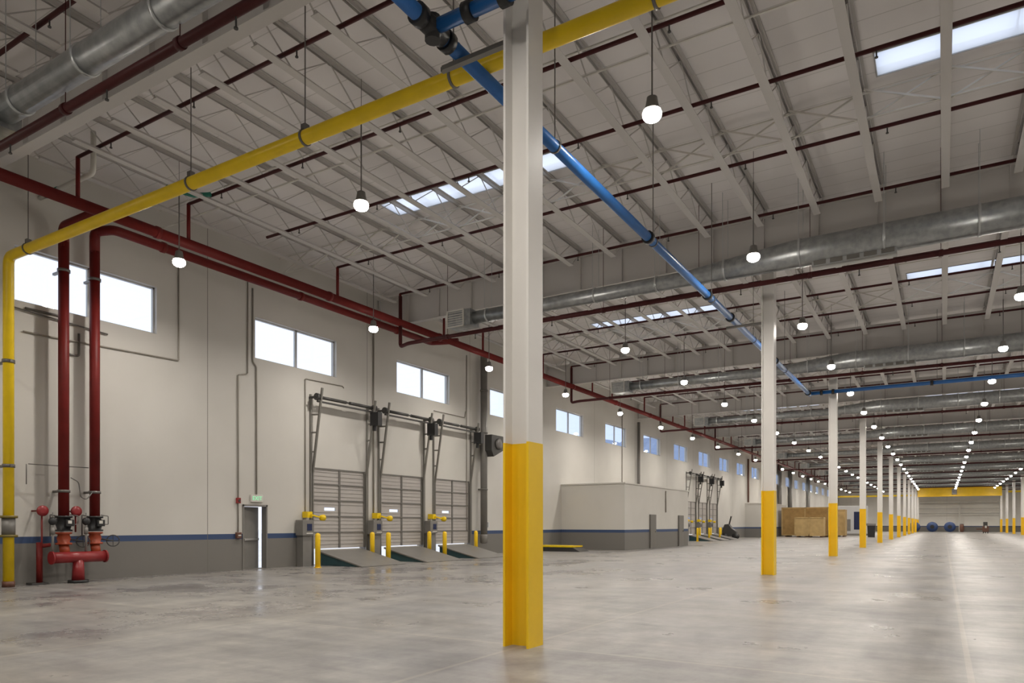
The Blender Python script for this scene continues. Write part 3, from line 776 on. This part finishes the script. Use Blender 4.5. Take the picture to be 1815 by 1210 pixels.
NM = ['first dock door from the grey exit door', 'middle dock door of the near three', 'dock door nearest the vertical wall duct', 'first dock door past the storage room', 'middle dock door of the far three', 'last dock door of the far three']
for i, y in enumerate(docks):
    objs = base if i == 0 else [copy_tree(o) for o in base]
    lab = ['grey sectional ' + (NM[i] if NM[i][:4] == 'dock' else 'door, ' + NM[i]),
           'raised grey leveler plate at the ' + NM[i], 'grey control cabinet left of the ' + NM[i],
           'yellow swing arm dock light at the ' + NM[i], 'yellow bollard left of the ' + NM[i], 'yellow bollard right of the ' + NM[i]]
    gp = ['dock doors', 'dock levelers', 'dock control boxes', 'dock lights', 'dock bollards', 'dock bollards']
    for o, l0, lb, g_ in zip(objs, locs, lab, gp):
        o.location = (WX + l0.x, y + l0.y, 0); o['label'] = lb; o['group'] = g_

# ------------------------------------------------------------------ storage rooms against the wall
def storage(name, lab, x1, y0, y1, h, doors):
    t = thing(name, lab, 'room', (WX, y0, 0))
    MB().box(0, x1 - WX, 0, y1 - y0, 0, h).build('room_wall', M['room'], t)
    MB().box(0, x1 - WX + .05, -.05, y1 - y0 + .05, h, h + .08).build('roof_cap', M['room'], t)
    for d in doors:
        q = MB().box(x1 - WX - .02, x1 - WX + .10, d, d + 1.0, 0, 2.12).build('door', M['stile'], t)
        MB().box(x1 - WX + .10, x1 - WX + .14, d + .8, d + .9, 1.0, 1.08).build('handle', M['track'], q)
    return t
r1 = storage('storage_room', 'low cream room with grey dado built against the left wall', -15.7, 38.4, 50.3, 3.85, (4.0, 9.6))
MB().tube([(-15.66 - WX, 7.0, 3.7), (-15.66 - WX, 7.0, 2.3)], .04, 8).build('conduit', M['conduit'], r1)
storage('storage_room', 'second low cream room far down the left wall behind the second column', -17.3, 85, 97, 3.9, (9.0,))
t = thing('floor_curb', 'low yellow edged ramp curb on the floor by the first storage room', 'curb', (-19.0, 35.6, 0))
MB().prism([(-.7, 0), (-.7, .24), (1.6, .24), (2.1, 0)], 'y', -.6, .6).build('ramp', M['dark'], t)
MB().box(-.75, 1.65, -.65, .65, .24, .32).build('edge', M['gasyellow'], t)

# ------------------------------------------------------------------ far equipment
def crate(x, y, sx, sy_, h, lab, m):
    t = thing('wooden_crate', lab, 'crate', (x, y, 0), 'wooden crates')
    MB().box(-sx / 2, sx / 2, -sy_ / 2, sy_ / 2, .15, h).build('panel', m, t)
    f = MB()
    for s1 in (-1, 1):
        f.box(s1 * sx / 2 - .08, s1 * sx / 2 + .08, -sy_ / 2 - .05, -sy_ / 2 + .05, .15, h).box(-sx / 2, sx / 2, -sy_ / 2 - .05, -sy_ / 2, h - .14 if s1 > 0 else .15, h if s1 > 0 else .3)
    f.box(-.07, .07, -sy_ / 2 - .05, -sy_ / 2, .15, h)
    f.build('batten', M['woodlight'], t)
    k = MB()
    for q in (-.42, 0, .42): k.box(q * sx - .08, q * sx + .08, -sy_ / 2, sy_ / 2, 0, .15)
    k.build('skid', M['brown'], t)
    return t
crate(-14.2, 93, 5.2, 3.6, 3.55, 'large brown plywood crate standing between second and third column', M['wood'])
crate(-13.3, 89.2, 3.0, 2.0, 2.35, 'smaller light plywood crate in front of the large brown crate', M['woodlight'])
crate(-11.0, 95.5, 1.6, 2.6, 3.3, 'narrow upright plywood crate just right of the large crate', M['woodlight'])
t = thing('floor_machine', 'dark wheeled floor machine with upright handle beside the far dock doors', 'machine', (-18.6, 73.6, 0))
for x, y in ((-.5, -.3), (-.5, .3), (.55, -.3), (.55, .3)): MB().lathe([(.08, -.07), (.3, -.06), (.3, .06), (.08, .07)], (x, y, .3), 'y').build('wheel', M['black'], t)
MB().prism([(-.75, .3), (.8, .3), (.7, .75), (.2, 1.1), (-.1, 1.55), (-.5, 1.5), (-.75, .9)], 'y', -.35, .35).build('body', M['dark'], t, .04)
MB().bar((-.1, 0, 1.5), (.1, 0, 2.3), .12).bar((.1, -.25, 2.3), (.1, .25, 2.3), .06).build('handle', M['dark'], t)
t = thing('machine_cabinet', 'pale grey machine enclosure between third and fourth columns', 'machine', (-11.0, 107, 0))
MB().box(-2.2, 2.2, -1.2, 1.2, .25, 4.0).build('body', M['equip'], t, .03)
MB().box(-2.4, 2.4, -1.4, 1.4, 0, .25).build('plinth', M['grey'], t)
MB().box(.7, 1.7, -1.23, -1.2, .8, 3.2).build('window', M['navy'], t)
MB().box(-1.9, .3, -1.24, -1.2, .6, 2.2).build('door', M['grey'], t)
t = thing('waste_bin', 'dark bin with grey lid between fourth and fifth columns', 'bin', (-7.2, 93, 0))
MB().prism([(-.35, 0), (.35, 0), (.42, 1.35), (-.42, 1.35)], 'y', -.35, .35).build('body', M['black'], t, .02)
MB().box(-.95, .45, -.4, .4, 1.35, 1.6).build('lid', M['grey'], t)
for i, (x, nm) in enumerate(((-5.0, 'leftmost'), (-1.9, 'middle'), (1.1, 'rightmost'))):
    t = thing('cable_reel', 'blue wide reel on the floor before the end wall, %s of three' % nm, 'reel', (x, 166, 0), 'blue reels')
    for s_ in (-.75, .62): MB().lathe([(.25, 0), (1.0, .0), (1.0, .12), (.25, .12)], (0, s_, 1.0), 'y', 28).build('flange', M['spool'], t)
    MB().cyl((0, -.65, 1.0), (0, .65, 1.0), .65, seg=24).build('drum', M['navy'], t)
    MB().cyl((0, -.80, 1.0), (0, -.76, 1.0), .38, seg=20).build('hub', M['black'], t)
t = thing('barrel', 'small brown barrel on the floor before the end wall', 'barrel', (3.1, 165, 0))
MB().lathe([(.30, 0), (.36, .4), (.38, .75), (.36, 1.1), (.30, 1.5)], (0, 0, 0)).build('body', M['brown'], t)
MB().cyl((0, 0, 1.5), (0, 0, 1.6), .3, seg=18).build('lid', M['dark'], t)
t = thing('pallet_jack', 'small dark lift truck standing alone on the far floor right of centre', 'lift truck', (6.0, 142, 0))
MB().box(-.45, .45, -.4, .4, .25, 1.2).build('body', M['brown'], t, .05)
MB().box(-.3, .3, .3, .42, .2, 1.9).build('mast', M['dark'], t)
MB().box(-1.3, -.4, -.3, .3, .6, .8).build('fork', M['brown'], t)
MB().box(-.1, .15, -.45, -.4, .9, 1.3).build('label_plate', M['white'], t)
for x, y in ((-.3, -.25), (.3, -.25), (0, .3)): MB().lathe([(.05, -.06), (.2, -.05), (.2, .05), (.05, .06)], (x, y, .2), 'x', 14).build('wheel', M['black'], t)
# yellow bridge beam before the end wall
t = thing('bridge_crane', 'wide yellow crane beam spanning the hall before the end wall', 'crane', (0, 160, 0))
MB().box(-4.3, CX2 - .3, -.4, .4, 6.9, 8.5).box(-4.3, CX2 - .3, -.55, .55, 8.5, 8.6).box(-4.3, CX2 - .3, -.55, .55, 6.85, 6.95).build('beam', M['yellow'], t)
MB().box(WX + .5, -4.7, -.2, .2, 7.0, 7.35).build('side_beam', M['gasyellow'], t)
MB().box(CX2 + .3, RX - .5, -.2, .2, 7.4, 7.75).build('side_beam', M['gasyellow'], t)
MB().box(1.4, 2.2, -.7, -.4, 7.2, 8.3).cyl((1.8, -.55, 8.3), (1.8, -.55, 9.2), .05).build('trolley', M['grey'], t)
t = thing('door_frame', 'white post and rail frame of the wide opening in the end wall', 'frame', (0, 171.6, 0))
MB().box(-4.4, CX2, -.1, .1, 5.9, 6.15).build('rail', M['white'], t)
MB().box(2.7, 2.95, -.1, .1, 0, 5.9).build('post', M['white'], t)
MB().box(-4.4, CX2, -.05, .05, 3.7, 3.78).box(-4.4, CX2, -.05, .05, 4.7, 4.75).build('seam_rail', M['grey'], t)
